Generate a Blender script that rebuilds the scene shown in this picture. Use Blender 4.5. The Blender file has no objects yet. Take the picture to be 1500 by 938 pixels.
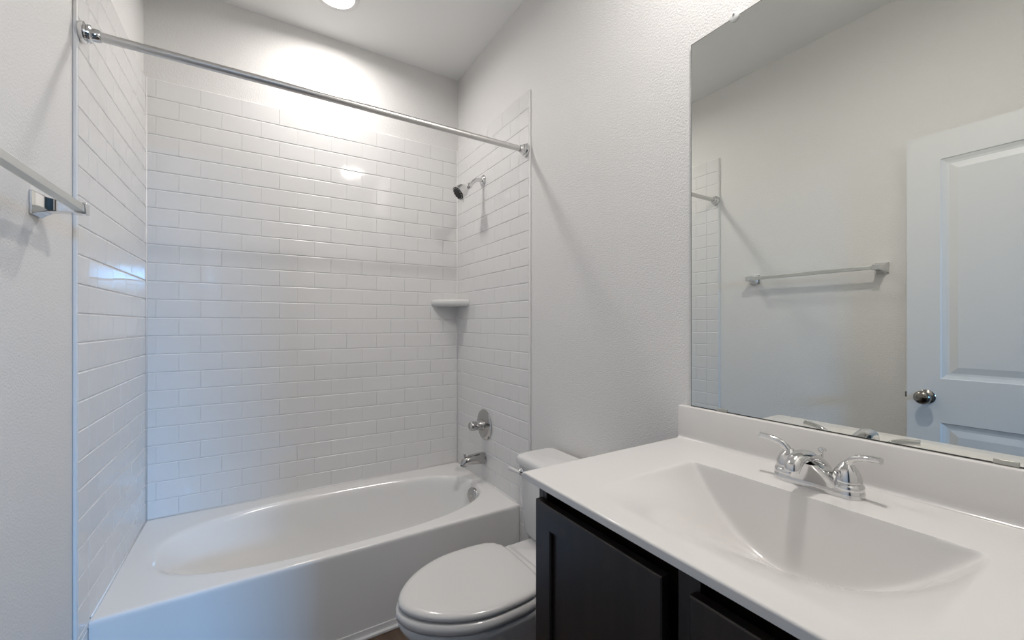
import bpy, bmesh, math, random
from math import sin, cos, pi, radians, sqrt
from mathutils import Vector, Matrix
random.seed(7)
S = bpy.context.scene
COL = S.collection

# ------------------------------------------------------------------ camera, world, lights, exposure
cd = bpy.data.cameras.new('camera')
cam = bpy.data.objects.new('camera', cd); COL.objects.link(cam)
cd.sensor_width = 36.0
cd.lens = 603.38 / 1500 * 36
cd.shift_y = 6.445 / 1500
cd.clip_start = 0.02
CX, CZ = 0.424, 1.23
cam.location = (CX, 0, CZ)
cam.rotation_euler = (pi / 2, 0, -radians(31.636))
S.camera = cam
S.view_settings.view_transform = 'Standard'
S.view_settings.look = 'None'
S.view_settings.gamma = 1.0
S.view_settings.use_curve_mapping = False
S.view_settings.exposure = 0.38

world = bpy.data.worlds.new('world'); S.world = world
world.use_nodes = True
bg = world.node_tree.nodes['Background']
bg.inputs[0].default_value = (0.74, 0.87, 1.0, 1)
bg.inputs[1].default_value = 2.8

CAN_TUB = (0.738, 2.086)
CAN_VANITY = (1.24, 0.43)
P_TUB, P_VANITY, P_SKY = 5.8, 10.6, 740.0
SPREAD_TUB, SPREAD_VANITY = 168, 172
C_WARM = (1.0, 0.955, 0.915)
C_SKY = (0.17, 0.50, 1.0)

def area(name, loc, rot, sx, sy, power, color, shape='RECTANGLE', spread=180):
    l = bpy.data.lights.new(name, 'AREA'); l.shape = shape
    l.size = sx
    if shape in ('RECTANGLE', 'ELLIPSE'): l.size_y = sy
    l.energy = power; l.color = color; l.spread = radians(spread)
    o = bpy.data.objects.new(name, l); COL.objects.link(o)
    o.location = loc; o.rotation_euler = rot
    return o

H = 2.784            # ceiling height
DAY_Y = -3.5         # far wall of the room beyond the doorway
area('sky_daylight', (1.95, DAY_Y - 2.5, 2.65), (radians(82), 0, radians(12)), 1.8, 1.2, P_SKY, C_SKY)   # bright patch of sky outside the bedroom window

# ------------------------------------------------------------------ materials
def mat(name, col, rough=0.5, metal=0.0, spec=0.5, coat=0.0):
    m = bpy.data.materials.new(name); m.use_nodes = True
    b = m.node_tree.nodes['Principled BSDF']
    b.inputs['Base Color'].default_value = (*col, 1)
    b.inputs['Roughness'].default_value = rough
    b.inputs['Metallic'].default_value = metal
    b.inputs['Specular IOR Level'].default_value = spec
    b.inputs['Coat Weight'].default_value = coat
    b.inputs['Coat Roughness'].default_value = 0.05
    return m

def bump(m, scale, strength, dist=0.002, detail=3.0, rough=0.5, stretch=None):
    nt = m.node_tree; b = nt.nodes['Principled BSDF']
    tc = nt.nodes.new('ShaderNodeNewGeometry')
    n = nt.nodes.new('ShaderNodeTexNoise'); n.inputs['Scale'].default_value = scale
    n.inputs['Detail'].default_value = detail; n.inputs['Roughness'].default_value = rough
    src = tc.outputs['Position']
    if stretch:
        mp = nt.nodes.new('ShaderNodeMapping'); mp.inputs['Scale'].default_value = stretch
        nt.links.new(src, mp.inputs['Vector']); src = mp.outputs['Vector']
    nt.links.new(src, n.inputs['Vector'])
    bp = nt.nodes.new('ShaderNodeBump'); bp.inputs['Strength'].default_value = strength
    bp.inputs['Distance'].default_value = dist
    nt.links.new(n.outputs['Fac'], bp.inputs['Height'])
    nt.links.new(bp.outputs['Normal'], b.inputs['Normal'])
    return n

M = {}
M['drywall'] = mat('drywall_paint', (0.74, 0.732, 0.72), 0.6, spec=0.3); bump(M['drywall'], 190, 0.45, 0.003, 2.0)
M['bedroom'] = mat('bedroom_paint', (0.50, 0.49, 0.47), 0.9, spec=0.1)
M['ceiling'] = mat('ceiling_paint', (0.86, 0.86, 0.85), 0.9, spec=0.1); bump(M['ceiling'], 150, 0.12, 0.002, 2.0)
M['tile'] = mat('glazed_tile', (0.74, 0.735, 0.73), 0.07, spec=0.5)
bump(M['tile'], 22, 0.05, 0.004, 1.0)
M['tile_edge'] = mat('tile_edge_glaze', (0.76, 0.755, 0.75), 0.30, spec=0.4)
M['grout'] = mat('white_grout', (0.62, 0.615, 0.61), 0.8, spec=0.2)
M['tub'] = mat('tub_enamel', (0.77, 0.765, 0.755), 0.13, spec=0.5)
M['marble'] = mat('cast_marble', (0.675, 0.66, 0.645), 0.12, spec=0.5)
M['porcelain'] = mat('porcelain', (0.68, 0.675, 0.67), 0.08)
M['plastic'] = mat('seat_plastic', (0.64, 0.63, 0.62), 0.16)
M['chrome'] = mat('chrome', (0.72, 0.72, 0.72), 0.05, metal=1.0)
M['darkchrome'] = mat('aged_chrome', (0.50, 0.49, 0.48), 0.10, metal=1.0)
M['nickel'] = mat('brushed_nickel', (0.66, 0.65, 0.635), 0.33, metal=1.0)
bump(M['nickel'], 900, 0.05, 0.0005, 1.0, stretch=(0.05, 1, 1))
M['alu'] = mat('satin_bar', (0.66, 0.67, 0.65), 0.35, metal=0.85)
M['knob'] = mat('dark_satin_nickel', (0.30, 0.285, 0.26), 0.16, metal=1.0)
M['rubber'] = mat('black_rubber', (0.02, 0.02, 0.02), 0.5)
M['mirror'] = mat('silvered_glass', (0.785, 0.80, 0.765), 0.0, metal=1.0)
M['mirror_edge'] = mat('mirror_edge', (0.05, 0.055, 0.05), 0.3)
M['clear'] = mat('clear_plastic', (0.75, 0.76, 0.74), 0.12)
M['clip'] = mat('clip_metal', (0.50, 0.50, 0.45), 0.3, metal=0.8)
M['door'] = mat('door_paint', (0.72, 0.72, 0.715), 0.38, spec=0.4)
M['trim'] = mat('trim_paint', (0.74, 0.735, 0.73), 0.35, spec=0.4)
M['dark'] = mat('cabinet_shadow_box', (0.010, 0.008, 0.007), 0.6)

def wood(name, c1, c2, rough, scale, stretch):
    m = mat(name, c1, rough)
    nt = m.node_tree; b = nt.nodes['Principled BSDF']
    g = nt.nodes.new('ShaderNodeNewGeometry'); mp = nt.nodes.new('ShaderNodeMapping')
    mp.inputs['Scale'].default_value = stretch
    n = nt.nodes.new('ShaderNodeTexNoise'); n.inputs['Scale'].default_value = scale; n.inputs['Detail'].default_value = 5
    r = nt.nodes.new('ShaderNodeValToRGB')
    r.color_ramp.elements[0].position = 0.35; r.color_ramp.elements[1].position = 0.7
    r.color_ramp.elements[0].color = (*c1, 1); r.color_ramp.elements[1].color = (*c2, 1)
    nt.links.new(g.outputs['Position'], mp.inputs['Vector']); nt.links.new(mp.outputs['Vector'], n.inputs['Vector'])
    nt.links.new(n.outputs['Fac'], r.inputs['Fac']); nt.links.new(r.outputs['Color'], b.inputs['Base Color'])
    return m
M['espresso'] = wood('espresso_wood', (0.0135, 0.008, 0.006), (0.021, 0.0125, 0.009), 0.33, 60, (1, 1, 0.06))
M['floor'] = wood('floor_plank', (0.085, 0.055, 0.036), (0.13, 0.085, 0.057), 0.45, 25, (1, 0.08, 1))
M['carpet'] = mat('carpet', (0.16, 0.14, 0.12), 0.95, spec=0.1)

def emis(name, col, strength):
    m = bpy.data.materials.new(name); m.use_nodes = True
    b = m.node_tree.nodes['Principled BSDF']
    b.inputs['Base Color'].default_value = (0.8, 0.8, 0.8, 1)
    b.inputs['Emission Color'].default_value = (*col, 1); b.inputs['Emission Strength'].default_value = strength
    return m
M['lens'] = emis('lamp_lens', (1.0, 0.95, 0.90), 6.0)

# ------------------------------------------------------------------ mesh helpers
def V(*a): return Vector(a)

def finish(name, bm, m, parent=None, smooth=False, angle=40, bevel=0.0, seg=2, sub=0, mats=None, weighted=False):
    bmesh.ops.recalc_face_normals(bm, faces=bm.faces)
    me = bpy.data.meshes.new(name); bm.to_mesh(me); bm.free()
    for mm in (mats or [m]): me.materials.append(mm)
    o = bpy.data.objects.new(name, me); COL.objects.link(o)
    if parent is not None: o.parent = parent
    if bevel:
        md = o.modifiers.new('bevel', 'BEVEL'); md.width = bevel; md.segments = seg
        md.limit_method = 'ANGLE'; md.angle_limit = radians(35)
    if sub:
        md = o.modifiers.new('subdivision', 'SUBSURF'); md.levels = sub; md.render_levels = sub
    if weighted:
        md = o.modifiers.new('weighted normals', 'WEIGHTED_NORMAL'); md.keep_sharp = True; md.weight = 60
    if smooth or bevel or sub:
        for p in me.polygons: p.use_smooth = True
        if not sub:
            try: me.set_sharp_from_angle(angle=radians(angle))
            except Exception: pass
    return o

def box(bm, a, b, mi=0):
    x0, y0, z0 = (min(a[i], b[i]) for i in range(3)); x1, y1, z1 = (max(a[i], b[i]) for i in range(3))
    vs = [bm.verts.new(p) for p in ((x0,y0,z0),(x1,y0,z0),(x1,y1,z0),(x0,y1,z0),(x0,y0,z1),(x1,y0,z1),(x1,y1,z1),(x0,y1,z1))]
    for f in ((0,3,2,1),(4,5,6,7),(0,1,5,4),(1,2,6,5),(2,3,7,6),(3,0,4,7)):
        fc = bm.faces.new([vs[i] for i in f]); fc.material_index = mi
    return vs

def loft(bm, rings, cap0=True, cap1=True, mi=0):
    rs = [[bm.verts.new(p) for p in r] for r in rings]
    n = len(rs[0])
    for a, b in zip(rs, rs[1:]):
        for i in range(n):
            f = bm.faces.new((a[i], a[(i+1) % n], b[(i+1) % n], b[i])); f.material_index = mi; f.smooth = True
    if cap0: bm.faces.new(rs[0][::-1]).material_index = mi
    if cap1: bm.faces.new(rs[-1]).material_index = mi
    return rs

def frame(d, up=Vector((0, 0, 1))):
    d = d.normalized()
    if abs(d.dot(up)) > 0.98: up = Vector((1, 0, 0))
    s = d.cross(up).normalized(); u = s.cross(d).normalized()
    return s, u

def lathe(bm, org, axis, prof, n=32, mi=0, cap0=True, cap1=True):
    """prof: (distance along axis, radius)"""
    org = Vector(org); axis = Vector(axis).normalized(); s, u = frame(axis)
    return loft(bm, [[org + axis * t + (s * cos(2*pi*i/n) + u * sin(2*pi*i/n)) * r for i in range(n)] for t, r in prof], cap0, cap1, mi)

def catmull(pts, k=6):
    out = []
    P = [pts[0]] + list(pts) + [pts[-1]]
    for i in range(1, len(P) - 2):
        p0, p1, p2, p3 = (Vector(P[i+j]) for j in (-1, 0, 1, 2))
        for j in range(k):
            t = j / k
            out.append(0.5 * ((2*p1) + (p2-p0)*t + (2*p0-5*p1+4*p2-p3)*t*t + (3*p1-p0-3*p2+p3)*t**3))
    out.append(Vector(P[-2]))
    return out

def tube(bm, pts, rads, n=16, k=6, flat=None, mi=0, up=Vector((0, 0, 1))):
    """pts control points, rads = radius (or (w,h)) per control point; smooth swept tube"""
    def tup(r): return Vector((r, r, 0)) if not hasattr(r, '__len__') else Vector((r[0], r[1], 0))
    P = catmull([Vector(p) for p in pts], k); R = catmull([tup(r) for r in rads], k)
    rings = []
    for i, p in enumerate(P):
        d = (P[min(i+1, len(P)-1)] - P[max(i-1, 0)])
        s, u = frame(d, up)
        rings.append([p + s * cos(2*pi*j/n) * R[i].x + u * sin(2*pi*j/n) * R[i].y for j in range(n)])
    return loft(bm, rings, mi=mi)

def rrect(cx, cy, hx, hy, r, z, n=6):
    out = []
    for (sx, sy, a0) in ((1, 1, 0), (-1, 1, pi/2), (-1, -1, pi), (1, -1, 3*pi/2)):
        for i in range(n + 1):
            a = a0 + (pi/2) * i / n
            out.append(Vector((cx + sx*(hx - r) + r*cos(a), cy + sy*(hy - r) + r*sin(a), z)))
    return out

def thing(name, label, cat, loc=(0, 0, 0), group=None):
    o = bpy.data.objects.new(name, None); COL.objects.link(o); o.location = loc
    o.empty_display_size = 0.05
    o['label'] = label; o['category'] = cat
    if group: o['group'] = group
    o['_org'] = loc
    return o

def part(name, bm, m, root, **kw):
    """geometry is written in world coordinates; moved into the root's frame here"""
    off = Vector((0, 0, 0)); r = root
    while r is not None:
        off += r.location; r = r.parent
    bmesh.ops.translate(bm, verts=bm.verts, vec=-off)
    return finish(name, bm, m, parent=root, **kw)

def struct(name, bm, m, label, cat, parent=None, **kw):
    o = finish(name, bm, m, parent=parent, **kw)
    o['kind'] = 'structure'
    if parent is None: o['label'] = label; o['category'] = cat
    return o

# ------------------------------------------------------------------ the room
XL, XR = -0.01, 1.51           # painted wall faces (tile faces stand 10 mm proud at 0 and 1.50)
W = 1.50
DT, DW = 2.4075, 2.4175        # tile face / wall face at the back
YF = -0.16                     # inner face of the entrance wall
ED = 1.600                     # front edge of the tiled side walls
TT = 2.330                     # top of tile
TUBZ, TUBY = 0.358, 1.679
DOOR_X0, DOOR_X1, DOOR_H = 0.085, 0.80, 2.085

bm = bmesh.new(); box(bm, (XL - 0.12, YF - 0.12, 0), (XL, DW + 0.12, H)); struct('wall_left', bm, M['drywall'], 'white textured painted wall on the left with the towel bar', 'wall')
bm = bmesh.new(); box(bm, (XR, YF - 0.12, 0), (XR + 0.12, DW + 0.12, H)); struct('wall_right', bm, M['drywall'], 'white textured painted wall on the right behind the mirror and toilet', 'wall')
bm = bmesh.new(); box(bm, (XL, DW, 0), (XR, DW + 0.12, H)); struct('wall_back', bm, M['drywall'], 'white painted wall at the far end above the tiled tub surround', 'wall')
bm = bmesh.new()
box(bm, (XL, YF - 0.12, 0), (DOOR_X0, YF, H)); box(bm, (DOOR_X1, YF - 0.12, 0), (XR, YF, H)); box(bm, (DOOR_X0, YF - 0.12, DOOR_H), (DOOR_X1, YF, H))
struct('wall_front', bm, M['drywall'], 'white painted entrance wall with the open doorway', 'wall')
bm = bmesh.new(); box(bm, (-1.6, DAY_Y - 0.12, H), (2.6, DW + 0.12, H + 0.1)); struct('ceiling', bm, M['ceiling'], 'flat white ceiling over the whole room', 'ceiling')
bm = bmesh.new(); box(bm, (XL - 0.12, YF - 0.06, -0.08), (XR + 0.12, DW + 0.12, 0)); struct('floor', bm, M['floor'], 'brown wood look plank floor', 'floor')

# room beyond the doorway, with the window that lets the daylight in
bm = bmesh.new(); box(bm, (-1.6, DAY_Y - 0.12, -0.08), (2.6, YF - 0.06, 0)); struct('floor_bedroom', bm, M['carpet'], 'carpeted floor of the room beyond the doorway', 'floor')
bm = bmesh.new(); box(bm, (-1.72, DAY_Y - 0.12, 0), (-1.6, YF - 0.12, H)); struct('wall_bedroom_left', bm, M['bedroom'], 'left wall of the room beyond the doorway', 'wall')
bm = bmesh.new(); box(bm, (2.6, DAY_Y - 0.12, 0), (2.72, YF - 0.12, H)); struct('wall_bedroom_right', bm, M['bedroom'], 'right wall of the room beyond the doorway', 'wall')
bm = bmesh.new(); box(bm, (-1.6, YF - 0.12, 0), (XL - 0.12, YF, H)); box(bm, (XR + 0.12, YF - 0.12, 0), (2.6, YF, H)); struct('wall_bedroom_front', bm, M['bedroom'], 'wall of the next room flanking the bathroom doorway', 'wall')
WX0, WX1, WZ0, WZ1 = 1.08, 1.72, 0.98, 2.12
bm = bmesh.new()
for a, b in (((-1.6, 0), (WX0, H)), ((WX1, 0), (2.6, H)), ((WX0, 0), (WX1, WZ0)), ((WX0, WZ1), (WX1, H))):
    box(bm, (a[0], DAY_Y - 0.12, a[1]), (b[0], DAY_Y, b[1]))
struct('wall_bedroom_back', bm, M['bedroom'], 'far wall of the next room with its window opening', 'wall')
bm = bmesh.new()
for a, b in (((WX0 - .04, WZ0 - .04), (WX0, WZ1 + .04)), ((WX1, WZ0 - .04), (WX1 + .04, WZ1 + .04)), ((WX0, WZ0 - .04), (WX1, WZ0)), ((WX0, WZ1), (WX1, WZ1 + .04)), ((WX0, 1.52), (WX1, 1.555))):
    box(bm, (a[0], DAY_Y - 0.012, a[1]), (b[0], DAY_Y + 0.02, b[1]))
struct('window_1', bm, M['trim'], 'white framed window in the room beyond the doorway', 'window', bevel=0.004)

# ------------------------------------------------------------------ tile
PZ, PX, GR, GV = 0.082, 0.1610, 0.0016, 0.0003
def tile_wall(name, o, ux, un, u0, u1, z0, z1, joints, parent):
    """o: origin on the tile face, ux: direction along the wall, un: outward normal"""
    ux, un = Vector(ux), Vector(un); o = Vector(o); T, C, E = 0.0095, 0.0030, 0.0010
    bm = bmesh.new()
    def P(u, z, n): return o + ux * u + un * n + Vector((0, 0, z))
    # grout bed
    b0 = [bm.verts.new(P(u, z, -0.0019)) for u, z in ((u0, z0), (u1, z0), (u1, z1), (u0, z1))]
    bm.faces.new(b0).material_index = 1
    b1 = [bm.verts.new(P(u, z, -T)) for u, z in ((u0, z0), (u1, z0), (u1, z1), (u0, z1))]
    for i in range(4):
        bm.faces.new((b0[i], b0[(i+1) % 4], b1[(i+1) % 4], b1[i])).material_index = 1
    zs = [z0] + [1.26 + PZ * k for k in range(-16, 13) if z0 + 0.004 < 1.26 + PZ * k < z1 - 0.01] + [z1]
    for r, (za, zb) in enumerate(zip(zs, zs[1:])):
        row = round((za - 1.26) / PZ) if za > z0 else round((zb - 1.26) / PZ) - 1
        us = joints(row)
        us = [u0] + [u for u in us if u0 + 0.006 < u < u1 - 0.006] + [u1]
        for ua, ub in zip(us, us[1:]):
            ea = 0 if ua == u0 else GV/2; eb = 0 if ub == u1 else GV/2
            fa = 0 if za == z0 else GR/2; fb = 0 if zb == z1 else GR/2
            A, B, Ca, D = ua + ea, ub - eb, za + fa, zb - fb
            t1, t2, t0 = (random.uniform(-.0002, .0002) for _ in range(3))
            q = [bm.verts.new(P(u, z, -0.0019)) for u, z in ((A, Ca), (B, Ca), (B, D), (A, D))]
            f = [bm.verts.new(P(u, z, t0 * .6 + t1 * su + t2 * sz)) for u, z, su, sz in
                 ((A + E, Ca + C, -1, -1), (B - E, Ca + C, 1, -1), (B - E, D - C, 1, 1), (A + E, D - C, -1, 1))]
            bm.faces.new(f)
            for i in range(4): bm.faces.new((q[i], q[(i+1) % 4], f[(i+1) % 4], f[i])).material_index = 2
    ob = finish(name, bm, None, parent=parent, mats=[M['tile'], M['grout'], M['tile_edge']])
    ob['kind'] = 'structure'
    return ob

def back_j(row):
    off = 0.033 if row % 2 == 0 else 0.114
    return [off + PX * k for k in range(-1, 12)]
tile_wall('tile_panel', (0, DT, 0), (1, 0, 0), (0, -1, 0), 0, W, TUBZ + 0.0004, TT, back_j, bpy.data.objects['wall_back'])
def side_j(row):
    base = 0.083
    return [base] + [base + (PX if row % 2 == 0 else PX / 2) + PX * k for k in range(0, 6)]
for nm, x, n in (('wall_left', 0.0, 1), ('wall_right', W, -1)):
    tile_wall('tile_panel', (x, ED, 0), (0, 1, 0), (n, 0, 0), 0, DT - ED, TUBZ - 0.02, TT, side_j, bpy.data.objects[nm])
    tile_wall('tile_column', (x, ED, 0), (0, 1, 0), (n, 0, 0), 0, TUBY - ED - 0.001, 0.0, TUBZ - 0.02, lambda row: [], bpy.data.objects[nm])
    bm = bmesh.new(); box(bm, (x - n * 0.0098, ED - 0.0065, 0), (x - n * 0.0008, ED - 0.0003, TT)); s = struct('trim_' + ('1' if n > 0 else '2'), bm, M['trim'], 'slim white edge strip along the front edge of the %s tile' % ('left' if n > 0 else 'right'), 'trim', bevel=0.002)

# shoe moulding in front of the tub
bm = bmesh.new()
for (d, z0, z1) in ((0.006, 0.0, 0.0345), (0.018, 0.0, 0.012)):
    box(bm, (0.002, TUBY - d, z0), (W - 0.002, TUBY - 0.0004, z1))
struct('trim_3', bm, M['trim'], 'low stepped white moulding along the floor in front of the bathtub', 'trim', bevel=0.003)

# white caulk beads where the tiled walls meet the tub and each other
M['caulk'] = mat('white_caulk', (0.80, 0.795, 0.79), 0.35)
bm = bmesh.new()
c = 0.0045
def bead(p, q, a, b):
    p, q, a, b = (Vector(v) for v in (p, q, a, b))
    loft(bm, [[e, e + a * c, e + a * c * .45 + b * c * .45, e + b * c] for e in (p, q)])
z = TUBZ + 0.0002
bead((0, DT, z), (W, DT, z), (0, -1, 0), (0, 0, 1))
bead((0, TUBY + .02, z), (0, DT, z), (1, 0, 0), (0, 0, 1))
bead((W, TUBY + .02, z), (W, DT, z), (-1, 0, 0), (0, 0, 1))
bead((0, DT, z), (0, DT, TT), (1, 0, 0), (0, -1, 0))
bead((W, DT, z), (W, DT, TT), (-1, 0, 0), (0, -1, 0))
struct('trim_5', bm, M['caulk'], 'thin white caulk line around the tub rim and tiled corners', 'caulk')

# baseboards
for nm, a, b in (('baseboard_right', (XR - 0.013, 0.79, 0), (XR, ED - 0.008, 0.09)), ('baseboard_left', (XL, 0.70, 0), (XL + 0.013, ED - 0.008, 0.09))):
    bm = bmesh.new(); box(bm, a, b); struct(nm, bm, M['trim'], 'white %s baseboard' % nm.split('_')[1], 'baseboard', bevel=0.004)

# ------------------------------------------------------------------ ceiling lights
def can(xy, power, label, spread, d):
    x, y = xy
    t = thing('ceiling_light', label, 'light', (x, y, H), group='recessed ceiling lights'); q = d / 0.15
    bm = bmesh.new()
    lathe(bm, (x, y, H), (0, 0, -1), [(0.0003, 0.104*q), (0.0035, 0.103*q), (0.006, 0.098*q), (0.0075, 0.088*q), (0.006, 0.080*q), (0.002, 0.079*q), (0.0012, 0.07*q)], 48, cap0=True, cap1=True)
    part('trim_ring', bm, M['trim'], t, smooth=True)
    bm = bmesh.new()
    lathe(bm, (x, y, H - 0.0015), (0, 0, -1), [(0, 0.0785*q), (0.003, 0.078*q), (0.006, 0.06*q), (0.0075, 0.03*q), (0.008, 0.004*q)], 48)
    part('lens', bm, M['lens'], t, smooth=True)
    l = area('lamp', (x, y, H - 0.012), (0, 0, 0), d, d, power, C_WARM, 'DISK', spread)
    l.parent = t; l.location = (0, 0, -0.012)
    return t
can(CAN_TUB, P_TUB, 'round white recessed ceiling light glowing above the bathtub', SPREAD_TUB, 0.15)
can(CAN_VANITY, P_VANITY, 'round recessed ceiling light above the vanity, outside the view', SPREAD_VANITY, 0.16)

# ------------------------------------------------------------------ bathtub
def loop_pts():
    """fractions shared by the outer rectangle and the basin contour"""
    n1, n2 = 30, 16
    x0, x1, y0, y1 = 0.0003, W - 0.0003, TUBY, DT - 0.0003
    rect, ang = [], []
    for i in range(n1): rect.append((x0 + (x1 - x0) * i / n1, y0, 0))
    for i in range(n2): rect.append((x1, y0 + (y1 - y0) * i / n2, 1))
    for i in range(n1): rect.append((x1 - (x1 - x0) * i / n1, y1, 2))
    for i in range(n2): rect.append((x0, y1 - (y1 - y0) * i / n2, 3))
    return rect
BCX, BCY = 0.755, 2.030
def contour(x, y, ax_l, ax_r, ay_f, ay_b, nl, nr, cx=BCX, cy=BCY):
    # direction from an angle spread evenly by the rectangle's own shape
    u = (x - 0.75) / 0.75; v = (y - (TUBY + DT) / 2) / ((DT - TUBY) / 2)
    a = math.atan2(v, u)
    c, s = cos(a), sin(a)
    n = nl if c < 0 else nr
    r = (abs(c) ** n + abs(s) ** n) ** (-1 / n)
    return cx + c * r * (ax_l if c < 0 else ax_r), cy + s * r * (ay_f if s < 0 else ay_b)
t = thing('bathtub', 'white alcove bathtub with a flat apron, set between tiled walls', 'bathtub', (0.75, 2.04, 0))
rect = loop_pts()
def rect_ring(ins, z):
    out = []
    for x, y, s in rect:
        out.append(V(min(max(x, 0.0003 + ins * .15), W - 0.0003 - ins * .15), min(max(y, TUBY + ins), DT - 0.0003 - ins * .15), z))
    return out
def con_ring(z, L, R, F, B, nl, nr, cx=BCX, cy=BCY):
    return [V(*contour(x, y, L, R, F, B, nl, nr, cx, cy), z) for x, y, s in rect]
rings = [rect_ring(0.0, 0.0005), rect_ring(0.0, 0.05), rect_ring(0.0, TUBZ - 0.020), rect_ring(0.0, TUBZ - 0.012), rect_ring(0.0018, TUBZ - 0.005), rect_ring(0.0055, TUBZ - 0.0012), rect_ring(0.011, TUBZ), rect_ring(0.019, TUBZ)]
for dz, L, Rr, F, B, nl, nr in ((0, .698, .697, .309, .313, 2.7, 2.6), (0, .684, .690, .302, .306, 2.65, 2.55), (.0015, .673, .684, .296, .300, 2.6, 2.5), (.006, .662, .679, .2905, .2945, 2.6, 2.5), (.013, .651, .674, .286, .290, 2.6, 2.5),
         (.023, .638, .669, .281, .285, 2.6, 2.5), (.040, .615, .664, .276, .280, 2.6, 2.5), (.065, .580, .658, .270, .274, 2.55, 2.5), (.105, .527, .650, .261, .265, 2.5, 2.5), (.16, .455, .635, .248, .252, 2.4, 2.5), (.22, .385, .615, .232, .236, 2.3, 2.5),
         (.27, .32, .590, .212, .215, 2.3, 2.5), (.300, .275, .555, .185, .187, 2.3, 2.4), (.314, .20, .48, .14, .14, 2.2, 2.2), (.319, .10, .25, .07, .07, 2, 2), (.320, .03, .06, .02, .02, 2, 2)):
    rings.append(con_ring(TUBZ - dz, L, Rr, F, B, nl, nr))
bm = bmesh.new(); loft(bm, rings, cap0=False, cap1=True)
part('basin_and_apron', bm, M['tub'], t, smooth=True, angle=60, weighted=True)
# overflow plate on the drain-end wall
oc = V(1.412, 2.005, 0.306); ax = V(-1, -0.22, 0.10)
bm = bmesh.new(); lathe(bm, oc, ax, [(-0.006, 0.040), (0.004, 0.0415), (0.009, 0.039), (0.0115, 0.034), (0.0125, 0.004)], 40)
ov = part('overflow_plate', bm, M['darkchrome'], t, smooth=True, angle=60); ov['label'] = 'round chrome overflow plate'
bm = bmesh.new(); lathe(bm, oc + ax.normalized() * 0.012 + V(0, 0, 0.0), ax, [(0, 0.0055), (0.002, 0.005), (0.0026, 0.001)], 16)
part('screw', bm, M['chrome'], ov, smooth=True)

# ------------------------------------------------------------------ tub spout
t = thing('tub_spout', 'short chrome tub spout low on the right tiled wall above the bathtub', 'spout', (W, 2.045, 0.49))
bm = bmesh.new()
lathe(bm, (W - 0.0005, 2.045, 0.484), (-1, 0, 0), [(0, 0.033), (0.004, 0.0345), (0.007, 0.033)], 32)
part('flange', bm, M['darkchrome'], t, smooth=True)
bm = bmesh.new()
tube(bm, [(W - 0.004, 2.045, 0.484), (1.462, 2.045, 0.486), (1.42, 2.045, 0.487), (1.392, 2.045, 0.484), (1.375, 2.045, 0.472), (1.3705, 2.045, 0.458)],
     [(0.031, 0.033), (0.029, 0.031), (0.0265, 0.027), (0.0245, 0.022), (0.020, 0.017), (0.017, 0.014)], 24, 5)
part('spout_body', bm, M['darkchrome'], t, smooth=True)
bm = bmesh.new(); lathe(bm, (1.381, 2.045, 0.497), (0, 0, 1), [(0, 0.004), (0.014, 0.004), (0.016, 0.0075), (0.023, 0.0075), (0.025, 0.005), (0.0255, 0.001)], 18)
part('diverter_knob', bm, M['darkchrome'], t, smooth=True)

# ------------------------------------------------------------------ shower valve
VZ, VY = 0.672, 2.035
t = thing('shower_valve', 'oval chrome shower valve plate with a lever knob, above the tub spout', 'valve', (W, VY, VZ))
bm = bmesh.new(); lathe(bm, (W - 0.0005, VY, VZ), (-1, 0, 0), [(0, 0.083), (0.003, 0.0845), (0.007, 0.081), (0.011, 0.065), (0.0155, 0.040), (0.017, 0.028), (0.017, 0.01)], 48)
part('escutcheon', bm, M['darkchrome'], t, smooth=True, angle=60)
bm = bmesh.new(); lathe(bm, (W - 0.012, VY, VZ), (-1, 0, 0), [(0, 0.030), (0.012, 0.029), (0.030, 0.0245), (0.040, 0.023), (0.046, 0.0245), (0.066, 0.026), (0.078, 0.0235), (0.084, 0.016), (0.085, 0.004)], 32)
hn = part('handle', bm, M['darkchrome'], t, smooth=True, angle=60)
bm = bmesh.new(); tube(bm, [(W - 0.055, VY, VZ + 0.002), (W - 0.058, VY - 0.025, VZ + 0.004), (W - 0.060, VY - 0.062, VZ + 0.004)], [0.009, 0.0085, 0.0065], 14)
part('lever', bm, M['darkchrome'], hn, smooth=True)

# ------------------------------------------------------------------ shower head
SY, SZ = 2.054, 2.036
t = thing('overhead_shower', 'chrome shower head on a bent arm high on the right tiled wall', 'shower head', (W, SY, SZ))
bm = bmesh.new(); lathe(bm, (W - 0.0005, SY, SZ), (-1, 0, 0), [(0, 0.031), (0.002, 0.0315), (0.006, 0.029), (0.011, 0.020), (0.013, 0.012)], 32)
part('flange', bm, M['chrome'], t, smooth=True)
hd = V(-0.075, 0.0, -0.058).normalized()
B0 = V(1.420, SY, SZ - 0.038)
bm = bmesh.new(); tube(bm, [(W - 0.008, SY, SZ), (W - 0.035, SY, SZ), (W - 0.058, SY, SZ - 0.012), B0 + hd * 0.0, B0 + hd * 0.012], [0.0108] * 5, 16)
part('arm', bm, M['chrome'], t, smooth=True)
bm = bmesh.new()
lathe(bm, B0, hd, [(0, 0.0145), (0.003, 0.0155), (0.017, 0.0155), (0.019, 0.012), (0.023, 0.0125), (0.027, 0.0150), (0.031, 0.0185), (0.036, 0.023), (0.045, 0.0305), (0.058, 0.0350), (0.075, 0.0375), (0.087, 0.0415), (0.093, 0.042), (0.095, 0.040), (0.094, 0.037)], 36)
hb = part('head', bm, M['chrome'], t, smooth=True, angle=35)
bm = bmesh.new(); fc = B0 + hd * 0.0935; lathe(bm, fc, hd, [(0, 0.0365), (0.002, 0.036), (0.0025, 0.024), (0.0008, 0.023), (0.0008, 0.017), (0.003, 0.016), (0.0035, 0.003)], 32)
part('spray_face', bm, M['rubber'], hb, smooth=True, angle=30)
s, u = frame(hd)
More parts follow.
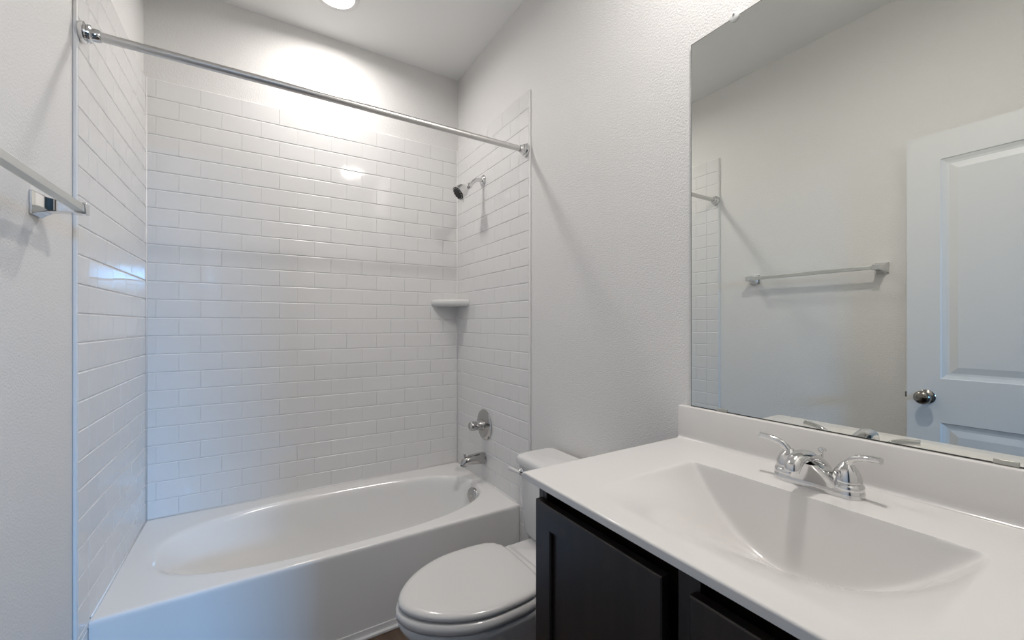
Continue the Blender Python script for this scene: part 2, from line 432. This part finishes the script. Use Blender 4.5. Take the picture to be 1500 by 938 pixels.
bm = bmesh.new()
for i in range(12):
    a = 2 * pi * i / 12; c = fc + (s * cos(a) + u * sin(a)) * 0.031
    lathe(bm, c, hd, [(0.0015, 0.003), (0.004, 0.0022), (0.0045, 0.0008)], 8)
part('nozzles', bm, M['nickel'], hb, smooth=True)
bm = bmesh.new(); tube(bm, [B0 + hd * 0.084 - u * 0.038, B0 + hd * 0.090 - u * 0.047, B0 + hd * 0.094 - u * 0.054], [0.005, 0.0048, 0.004], 10)
part('spray_lever', bm, M['chrome'], hb, smooth=True)

# ------------------------------------------------------------------ corner shelf
t = thing('corner_shelf', 'small white ceramic corner shelf in the back right tiled corner', 'shelf', (W, DT, 1.36))
def shelf_ring(ins, z, n=14):
    R = 0.172 - ins; pts = [V(W - 0.0006, DT - 0.0006, z), ]
    a0 = [V(W - 0.0006, DT - R * 1.0, z)]
    out = [V(W - 0.0006, DT - 0.0006, z)]
    for i in range(n + 1):
        q = (pi / 2) * i / n
        k = (abs(cos(q)) ** 1.55 + abs(sin(q)) ** 1.55) ** (-1 / 1.55)
        out.append(V(W - 0.0006 - R * sin(q) * k, DT - 0.0006 - R * cos(q) * k, z))
    return out
bm = bmesh.new()
loft(bm, [shelf_ring(0.045, 1.338), shelf_ring(0.014, 1.340), shelf_ring(0.004, 1.346), shelf_ring(0.0, 1.356), shelf_ring(0.0, 1.370), shelf_ring(0.003, 1.377), shelf_ring(0.009, 1.380), shelf_ring(0.016, 1.378), shelf_ring(0.026, 1.374)])
part('tray', bm, M['porcelain'], t, smooth=True, angle=60)

# ------------------------------------------------------------------ shower curtain rod
RY, RZ = 1.6137, 1.23 + 0.819
t = thing('shower_curtain_rod', 'long straight brushed metal shower curtain rod spanning the tub alcove', 'curtain rod', (W / 2, RY, RZ))
bm = bmesh.new(); lathe(bm, (0.022, RY, RZ), (1, 0, 0), [(0, 0.0127), (W - 0.044, 0.0127)], 28)
part('rod', bm, M['nickel'], t, smooth=True)
for x, n in ((0.0, 1), (W, -1)):
    bm = bmesh.new(); lathe(bm, (x + n * 0.0006, RY, RZ), (n, 0, 0), [(0, 0.0275), (0.004, 0.029), (0.009, 0.0285), (0.011, 0.024), (0.014, 0.0225), (0.018, 0.0245), (0.022, 0.0235), (0.025, 0.018), (0.040, 0.0165), (0.043, 0.0145), (0.043, 0.0128)], 32)
    part('end_flange', bm, M['chrome'], t, smooth=True, angle=35)

# ------------------------------------------------------------------ towel bar on the left wall
BZ, BXC = 1.504, 0.066
t = thing('towel_bar', 'square section towel bar on two chrome posts on the left wall', 'towel bar', (XL, 1.06, BZ))
Y0, Y1 = 0.765, 1.368
bm = bmesh.new(); box(bm, (BXC - 0.009, Y0 - 0.006, BZ - 0.009), (BXC + 0.009, Y1 + 0.006, BZ + 0.009))
part('bar', bm, M['alu'], t, bevel=0.0015)
for y in (Y0, Y1):
    bm = bmesh.new()
    def sq(x, h): return [V(x, y - h, BZ - h), V(x, y + h, BZ - h), V(x, y + h, BZ + h), V(x, y - h, BZ + h)]
    loft(bm, [sq(XL + 0.0005, 0.027), sq(XL + 0.005, 0.027), sq(XL + 0.012, 0.0225), sq(XL + 0.024, 0.0165), sq(XL + 0.040, 0.0135), sq(XL + 0.060, 0.0135), sq(BXC + 0.006, 0.0135), sq(BXC + 0.0125, 0.0125)])
    part('post', bm, M['chrome'], t, smooth=True, angle=30, bevel=0.0015)

# ------------------------------------------------------------------ toilet
TYC = 1.210
t = thing('toilet', 'white elongated toilet with closed lid, between the bathtub and the vanity', 'toilet', (1.1, TYC, 0))
def egg(xf, xb, hw, z, n=40, xw=None, p=2.0, sq=2.6):
    """plan outline, pointed towards -x (front), squarer at the back"""
    xw = xw if xw is not None else xf + (xb - xf) * 0.56
    out = []
    for i in range(n):
        a = 2 * pi * i / n; c, s = cos(a), sin(a)
        e = sq if c > 0 else p
        r = (abs(c) ** e + abs(s) ** e) ** (-1 / e)
        x = xw + c * r * ((xb - xw) if c > 0 else (xw - xf))
        out.append(V(x, TYC + s * r * hw, z))
    return out
bm = bmesh.new()
loft(bm, [egg(0.93, 1.40, 0.115, 0.001, xw=1.2), egg(0.925, 1.40, 0.117, 0.02, xw=1.2), egg(0.945, 1.39, 0.103, 0.05, xw=1.2), egg(0.935, 1.39, 0.100, 0.14, xw=1.18), egg(0.875, 1.39, 0.125, 0.215, xw=1.12),
          egg(0.815, 1.38, 0.157, 0.28, xw=1.06), egg(0.782, 1.36, 0.172, 0.325, xw=1.03, p=1.8), egg(0.776, 1.35, 0.177, 0.340, xw=1.03, p=1.75), egg(0.778, 1.345, 0.176, 0.349, xw=1.03, p=1.75), egg(0.80, 1.33, 0.15, 0.352, xw=1.03, p=1.75)])
# tank deck behind the seat
loft(bm, [rrect(1.335, TYC, 0.155, 0.085, 0.03, 0.16), rrect(1.335, TYC, 0.157, 0.105, 0.03, 0.29), rrect(1.335, TYC, 0.158, 0.130, 0.03, 0.365), rrect(1.335, TYC, 0.157, 0.135, 0.03, 0.385), rrect(1.335, TYC, 0.150, 0.128, 0.028, 0.39)])
part('bowl', bm, M['porcelain'], t, smooth=True, angle=50)
k = dict(p=1.72, sq=4.6)
bm = bmesh.new()
loft(bm, [egg(0.776, 1.205, 0.175, 0.3545, **k), egg(0.7705, 1.207, 0.180, 0.359, **k), egg(0.769, 1.208, 0.1815, 0.370, **k), egg(0.771, 1.207, 0.1795, 0.379, **k), egg(0.777, 1.205, 0.174, 0.3835, **k), egg(0.79, 1.20, 0.163, 0.385, **k)])
part('seat', bm, M['plastic'], t, smooth=True, angle=60)
bm = bmesh.new()
loft(bm, [egg(0.786, 1.203, 0.167, 0.3875, **k), egg(0.779, 1.206, 0.174, 0.391, **k), egg(0.777, 1.207, 0.1765, 0.397, **k), egg(0.779, 1.207, 0.175, 0.404, **k), egg(0.787, 1.202, 0.167, 0.409, **k), egg(0.80, 1.193, 0.155, 0.411, **k),
          egg(0.83, 1.17, 0.13, 0.4122, p=1.75, sq=3.6), egg(0.92, 1.1, 0.06, 0.4130, p=1.8, sq=2.6)])
part('lid', bm, M['plastic'], t, smooth=True, angle=60)
bm = bmesh.new(); loft(bm, [rrect(1.222, TYC, 0.013, 0.115, 0.008, z) for z in (0.3902, 0.3985)] + [rrect(1.222, TYC, 0.010, 0.112, 0.007, 0.4015)])
part('hinge_cover', bm, M['plastic'], t, smooth=True, angle=50)
bm = bmesh.new()
TX0, TX1 = 1.312, 1.499
tx, thx = (TX0 + TX1) / 2, (TX1 - TX0) / 2
loft(bm, [rrect(tx + .006, TYC, thx - .018, 0.168, 0.03, 0.391), rrect(tx + .004, TYC, thx - .010, 0.178, 0.03, 0.41), rrect(tx + .002, TYC, thx - 0.004, 0.189, 0.03, 0.52), rrect(tx, TYC, thx, 0.196, 0.03, 0.665), rrect(tx, TYC, thx - .004, 0.192, 0.03, 0.671)])
tk = part('tank', bm, M['porcelain'], t, smooth=True, angle=50)
bm = bmesh.new()
loft(bm, [rrect(tx - .003, TYC, thx - .002, 0.196, 0.03, 0.6722), rrect(tx - .006, TYC, thx + .003, 0.205, 0.034, 0.676), rrect(tx - .006, TYC, thx + .004, 0.207, 0.036, 0.688), rrect(tx - .006, TYC, thx + .003, 0.206, 0.036, 0.700), rrect(tx - .006, TYC, thx - .004, 0.199, 0.034, 0.708), rrect(tx - .006, TYC, thx - .02, 0.183, 0.03, 0.711)])
part('tank_lid', bm, M['porcelain'], t, smooth=True, angle=50)
bm = bmesh.new(); LY, LZ = TYC + 0.155, 0.648
lathe(bm, (TX0 + 0.002, LY, LZ), (-1, 0, 0), [(0, 0.015), (0.006, 0.0155), (0.010, 0.012), (0.016, 0.009)], 20)
lv = part('flush_lever', bm, M['chrome'], t, smooth=True, angle=45); lv['label'] = 'white flush lever on a chrome boss'
bm = bmesh.new()
tube(bm, [(TX0 - 0.015, LY - 0.008, LZ + 0.001), (TX0 - 0.019, LY + 0.02, LZ + 0.001), (TX0 - 0.022, LY + 0.05, LZ + 0.0), (TX0 - 0.024, LY + 0.066, LZ - 0.001)], [(0.007, 0.007), (0.0065, 0.0075), (0.006, 0.009), (0.004, 0.006)], 14)
part('lever_arm', bm, M['plastic'], lv, smooth=True)

# ------------------------------------------------------------------ vanity cabinet
VY0, VY1 = -0.14, 0.751
CT = 1.23 - 0.3347             # counter top
CB = CT - 0.0155
FX = 0.958                     # face of the cabinet frame
t = thing('vanity_cabinet', 'dark espresso vanity cabinet with recessed panel doors, right of the toilet', 'cabinet', (1.23, 0.3, 0))
bm = bmesh.new()
box(bm, (FX, VY1 - 0.016, 0), (1.508, VY1, CB - 0.0006))                      # side panels
box(bm, (FX, VY0, 0), (1.508, VY0 + 0.016, CB - 0.0006))
box(bm, (FX, VY1 - 0.028, 0.09), (FX + 0.019, VY1 - 0.0165, CB - 0.0006))      # stiles
box(bm, (FX, 0.357, 0.09), (FX + 0.019, 0.394, CB - 0.0006))
box(bm, (FX, VY0 + 0.0165, 0.09), (FX + 0.019, 0.040, CB - 0.0006))
box(bm, (FX, VY0 + 0.0165, 0.09), (FX + 0.019, VY1 - 0.0165, 0.125))           # bottom rail
box(bm, (FX + 0.06, VY0 + 0.0165, 0.0), (FX + 0.075, VY1 - 0.0165, 0.089))     # toe board
box(bm, (FX + 0.02, VY0 + 0.0165, 0.09), (1.50, VY1 - 0.0165, 0.105))
body = part('body', bm, M['espresso'], t, bevel=0.0012)
bm = bmesh.new()
box(bm, (FX + 0.030, VY0 + 0.018, CB - 0.075), (FX + 0.045, VY1 - 0.018, CB - 0.002))
part('top_rail', bm, M['espresso'], t, bevel=0.001)
def cab_door(y0, y1, z0, z1):
    x0, x1 = FX - 0.0185, FX - 0.0005
    fw, d = 0.050, 0.009
    bm = bmesh.new()
    def q(ins, x): return [V(x, y0 + ins, z0 + ins), V(x, y1 - ins, z0 + ins), V(x, y1 - ins, z1 - ins), V(x, y0 + ins, z1 - ins)]
    loft(bm, [q(0, x1), q(0, x0 + 0.002), q(0.002, x0), q(fw, x0), q(fw + 0.0025, x0 + 0.0035), q(fw + 0.003, x0 + d)])
    for f in bm.faces: f.smooth = False
    return bm
for y0, y1 in ((0.409, 0.7395), (0.030, 0.3625)):
    part('door', cab_door(y0, y1, 0.10, 0.8495), M['espresso'], t)

# ------------------------------------------------------------------ vanity top with moulded basin
CY0, CY1, CFX = -0.145, 0.786, 0.9361
t = thing('countertop', 'white cast marble countertop with a moulded basin, on the dark vanity cabinet', 'countertop', (1.22, 0.3, CT))
def sm(a, b, x):
    q = min(max((x - a) / (b - a), 0), 1); return q * q * (3 - 2 * q)
def depth(x, y):
    d = (y - 0.385) / 0.243
    gy = 1 - d * d
    # soft clamp so the outer rim rolls over gently
    e = 0.035; gy = 0.5 * (gy + sqrt(gy * gy + e * e)) - 0.5 * e * 0.5 if gy > -0.6 else 0.0
    gy = max(gy, 0.0)
    X0, X1 = 0.985, 1.292
    s = (x - X0) / (X1 - X0)
    if s <= 0: gx = 0.0
    else:
        s = min(s, 1.0)
        gx = s ** 1.25 * (1 - 0.0) if s > 0 else 0
        gx *= sm(0, 0.25, s) * 0.0 + 1.0
    D = 0.152 * gx * gy
    # steep back wall, leaning back slightly, with a rolled top edge
    xw = 1.330
    wall = (xw - x) * 4.6
    if wall <= -0.02: return 0.0
    k = 0.026
    hmin = 0.5 * (D + wall - sqrt((D - wall) ** 2 + k * k))
    return max(hmin, 0.0)
xs = []
x = CFX + 0.004
while x < 1.20: xs.append(x); x += 0.0085
while x < 1.345: xs.append(x); x += 0.0016
while x < 1.492: xs.append(x); x += 0.012
xs.append(1.5085)
ys = [CY0 + 0.004]
while ys[-1] < CY1 - 0.012: ys.append(ys[-1] + 0.0042)
ys.append(CY1 - 0.004)
bm = bmesh.new()
gv = [[bm.verts.new((x, y, CT - depth(x, y))) for y in ys] for x in xs]
for i in range(len(xs) - 1):
    for j in range(len(ys) - 1):
        bm.faces.new((gv[i][j], gv[i+1][j], gv[i+1][j+1], gv[i][j+1]))
# rolled edge all round and the underside lip
border = [gv[i][0] for i in range(len(xs))] + [gv[-1][j] for j in range(1, len(ys))] + [gv[i][-1] for i in range(len(xs) - 2, -1, -1)] + [gv[0][j] for j in range(len(ys) - 2, 0, -1)]
def off(v, o, z):
    x, y, _ = v.co
    if abs(x - xs[0]) < 1e-6: x -= o
    if abs(y - ys[0]) < 1e-6: y -= o
    if abs(y - ys[-1]) < 1e-6: y += o
    return bm.verts.new((x, y, z))
prev = border
for o, z in ((0.0020, CT - 0.0006), (0.0034, CT - 0.0020), (0.004, CT - 0.004), (0.004, CB)):
    cur = [off(v, o, z) for v in border]
    for i in range(len(cur)):
        k = (i + 1) % len(cur)
        bm.faces.new((prev[i], prev[k], cur[k], cur[i]))
    prev = cur
cur = []
for v in prev:
    x, y, z = v.co
    cur.append(bm.verts.new((min(max(x, CFX + 0.05), 1.5085), min(max(y, CY0 + 0.03), CY1 - 0.05), CB)))
for i in range(len(cur)):
    k = (i + 1) % len(cur)
    try: bm.faces.new((prev[i], prev[k], cur[k], cur[i]))
    except Exception: pass
bmesh.ops.remove_doubles(bm, verts=bm.verts, dist=1e-6)
part('counter', bm, M['marble'], t, smooth=True, angle=70, weighted=True)
# backsplash with a small cove
BT = 1.23 - 0.2400
bm = bmesh.new()
prof = [(1.5085, CT - 0.0005), (1.4840, CT + 0.0003), (1.4868, CT + 0.0012), (1.4888, CT + 0.0032), (1.490, CT + 0.007), (1.490, CT + 0.014), (1.490, BT - 0.004), (1.4912, BT - 0.0012), (1.494, BT), (1.5085, BT)]
loft(bm, [[V(x, y, z) for x, z in prof] for y in (CY0, CY1 - 0.001)])
part('backsplash', bm, M['marble'], t, smooth=True, angle=40)

# ------------------------------------------------------------------ faucet
FYC, FXC = 0.395, 1.408
t = thing('faucet', 'chrome two handle faucet standing at the back of the white basin', 'faucet', (FXC, FYC, CT))
bm = bmesh.new()
Z0 = CT + 0.0003
loft(bm, [rrect(FXC, FYC, 0.0275, 0.080, 0.0270, Z0, 8), rrect(FXC, FYC, 0.0275, 0.080, 0.0270, Z0 + 0.006, 8), rrect(FXC, FYC, 0.0262, 0.0787, 0.0258, Z0 + 0.013, 8), rrect(FXC, FYC, 0.0235, 0.076, 0.0232, Z0 + 0.0165, 8), rrect(FXC, FYC, 0.020, 0.072, 0.0198, Z0 + 0.018, 8)])
# wedge body that rises from the plate into the spout
loft(bm, [rrect(FXC - .001, FYC, 0.0245, 0.050, 0.014, Z0 + 0.010, 8), rrect(FXC - .004, FYC, 0.0250, 0.043, 0.014, Z0 + 0.020, 8), rrect(FXC - .010, FYC, 0.0260, 0.034, 0.014, Z0 + 0.032, 8), rrect(FXC - .018, FYC, 0.0260, 0.025, 0.013, Z0 + 0.044, 8), rrect(FXC - .026, FYC, 0.022, 0.017, 0.012, Z0 + 0.054, 8)])
part('base_plate', bm, M['chrome'], t, smooth=True, angle=50)
bm = bmesh.new()
tube(bm, [(FXC + 0.020, FYC, Z0 + 0.012), (FXC + 0.008, FYC, Z0 + 0.036), (FXC - 0.020, FYC, Z0 + 0.058), (FXC - 0.055, FYC, Z0 + 0.071), (FXC - 0.085, FYC, Z0 + 0.069), (FXC - 0.100, FYC, Z0 + 0.058), (FXC - 0.104, FYC, Z0 + 0.048)],
     [(0.027, 0.020), (0.024, 0.018), (0.020, 0.0145), (0.0170, 0.0125), (0.0150, 0.0125), (0.0140, 0.0125), (0.0130, 0.011)], 24, 6)
part('spout', bm, M['chrome'], t, smooth=True)
bm = bmesh.new()
lathe(bm, (FXC + 0.024, FYC, Z0 + 0.014), (0, 0, 1), [(0, 0.0025), (0.046, 0.0025), (0.048, 0.0032), (0.052, 0.0034), (0.054, 0.0068), (0.058, 0.0078), (0.061, 0.0065), (0.0618, 0.001)], 18)
part('lift_rod', bm, M['chrome'], t, smooth=True)
for s_, y in ((1, FYC + 0.0515), (-1, FYC - 0.0515)):
    bm = bmesh.new()
    lathe(bm, (FXC, y, Z0 + 0.014), (0, 0, 1), [(0, 0.0275), (0.005, 0.0275), (0.009, 0.0262), (0.011, 0.0235), (0.0125, 0.0232), (0.014, 0.0245), (0.021, 0.0240), (0.030, 0.0215), (0.038, 0.0175), (0.044, 0.0130), (0.048, 0.0095), (0.051, 0.0075)], 32)
    h = part('handle', bm, M['chrome'], t, smooth=True, angle=40)
    bm = bmesh.new()
    zt = Z0 + 0.062
    tube(bm, [(FXC, y, zt - 0.016), (FXC - 0.001, y + s_ * 0.002, zt - 0.002), (FXC - 0.004, y + s_ * 0.013, zt + 0.012), (FXC - 0.008, y + s_ * 0.033, zt + 0.019), (FXC - 0.012, y + s_ * 0.056, zt + 0.0215)],
         [(0.0085, 0.0085), (0.0080, 0.0080), (0.0074, 0.0070), (0.0070, 0.0064), (0.0078, 0.0062)], 16, 6)
    part('lever', bm, M['chrome'], h, smooth=True)

# ------------------------------------------------------------------ wall mirror
MY0, MY1, MZ0, MZ1 = -0.14, 0.7536, 1.23 - 0.2392, 1.23 + 0.8196
t = thing('wall_mirror', 'large frameless mirror above the vanity backsplash on the right wall', 'mirror', (XR, 0.3, MZ0))
bm = bmesh.new()
def mq(ins, x): return [V(x, MY0 + ins, MZ0 + ins), V(x, MY1 - ins, MZ0 + ins), V(x, MY1 - ins, MZ1 - ins), V(x, MY0 + ins, MZ1 - ins)]
loft(bm, [mq(0, XR - 0.0004), mq(0, XR - 0.0054), mq(0.0022, XR - 0.0058)], cap1=False, mi=1)
bm.faces.new([bm.verts.new(p) for p in mq(0.0022, XR - 0.0058)]).material_index = 0
bmesh.ops.remove_doubles(bm, verts=bm.verts, dist=1e-6)
for f in bm.faces: f.smooth = False
part('glass', bm, M['mirror'], t, mats=[M['mirror'], M['mirror_edge']])
for y in (0.622,):
    bm = bmesh.new(); lathe(bm, (XR - 0.0004, y, MZ1 - 0.001), (-1, 0, 0), [(0, 0.011), (0.006, 0.011), (0.0065, 0.0125), (0.009, 0.0125), (0.011, 0.010), (0.0115, 0.004)], 24)
    c = part('top_clip', bm, M['clear'], t, smooth=True, angle=50); c['label'] = 'round clear plastic mirror clip'
    bm = bmesh.new(); lathe(bm, (XR - 0.0118, y, MZ1 + 0.003), (-1, 0, 0), [(0, 0.0035), (0.0015, 0.003), (0.002, 0.0008)], 12)
    part('screw', bm, M['chrome'], c, smooth=True)
for y in (0.658, 0.155):
    bm = bmesh.new(); box(bm, (XR - 0.0080, y - 0.0145, MZ0 + 0.0004), (XR - 0.0062, y + 0.0145, MZ0 + 0.0085))
    c = part('bottom_clip', bm, M['clip'], t, bevel=0.0006)

# ------------------------------------------------------------------ open door against the left wall
DX0, DX1, DY0, DY1, DZ0, DZ1 = 0.042, 0.077, -0.105, 0.652, 0.012, 1.23 + 0.832
d1 = bpy.data.objects.new('door_1', None); COL.objects.link(d1); d1.location = (DX0, DY0, 0)
d1['kind'] = 'structure'; d1['label'] = 'white two panel door standing open against the left wall, seen in the mirror'; d1['category'] = 'door'
bm = bmesh.new()
SW = 0.108
PN = [(DY0 + SW, DY1 - SW, 0.995, DZ1 - 0.118), (DY0 + SW, DY1 - SW, 0.235, 0.806)]
def face(x, n):
    """one face of the slab with two sunk panels; n = outward sign"""
    yy = [DY0, DY0 + SW, DY1 - SW, DY1]; zz = [DZ0, PN[1][2], PN[1][3], PN[0][2], PN[0][3], DZ1]
    for i in range(3):
        for j in range(5):
            if i == 1 and j in (1, 3): continue
            bm.faces.new([bm.verts.new(p) for p in ((x, yy[i], zz[j]), (x, yy[i+1], zz[j]), (x, yy[i+1], zz[j+1]), (x, yy[i], zz[j+1]))])
    for (a, b, c, e) in PN:
        def q(ins, d): return [V(x - n * d, a + ins, c + ins), V(x - n * d, b - ins, c + ins), V(x - n * d, b - ins, e - ins), V(x - n * d, a + ins, e - ins)]
        loft(bm, [q(0, 0), q(0.003, 0.003), q(0.017, 0.0075), q(0.026, 0.0085), q(0.050, 0.0035), q(0.052, 0.003)], cap0=False)
face(DX1, 1); face(DX0, -1)
for y in (DY0, DY1):
    bm.faces.new([bm.verts.new(p) for p in ((DX0, y, DZ0), (DX1, y, DZ0), (DX1, y, DZ1), (DX0, y, DZ1))])
for z in (DZ0, DZ1):
    bm.faces.new([bm.verts.new(p) for p in ((DX0, DY0, z), (DX1, DY0, z), (DX1, DY1, z), (DX0, DY1, z))])
bmesh.ops.remove_doubles(bm, verts=bm.verts, dist=1e-5)
for f in bm.faces: f.smooth = False
part('panel', bm, M['door'], d1)
KY, KZ = 0.588, 0.912
bm = bmesh.new()
lathe(bm, (DX1 + 0.0003, KY, KZ), (1, 0, 0), [(0, 0.030), (0.003, 0.031), (0.006, 0.028), (0.010, 0.016), (0.014, 0.011), (0.030, 0.011), (0.036, 0.016), (0.042, 0.0245), (0.050, 0.0285), (0.058, 0.0285), (0.065, 0.024), (0.069, 0.015), (0.070, 0.004)], 36)
kb = part('knob', bm, M['knob'], d1, smooth=True, angle=60)
bm = bmesh.new(); box(bm, (DX0 + 0.010, DY1 + 0.0002, KZ - 0.012), (DX0 + 0.024, DY1 + 0.010, KZ + 0.012)); part('latch', bm, M['knob'], d1, bevel=0.002)
# casing of the doorway on the bathroom side
bm = bmesh.new()
box(bm, (DOOR_X1, YF, 0), (DOOR_X1 + 0.055, YF + 0.014, DOOR_H + 0.055)); box(bm, (DOOR_X0 - 0.055, YF, 0), (DOOR_X0, YF + 0.014, DOOR_H + 0.055)); box(bm, (DOOR_X0, YF, DOOR_H), (DOOR_X1, YF + 0.014, DOOR_H + 0.055))
struct('trim_4', bm, M['trim'], 'white casing around the bathroom doorway', 'trim', bevel=0.004)

for o in list(bpy.data.objects):
    if '_org' in o: del o['_org']
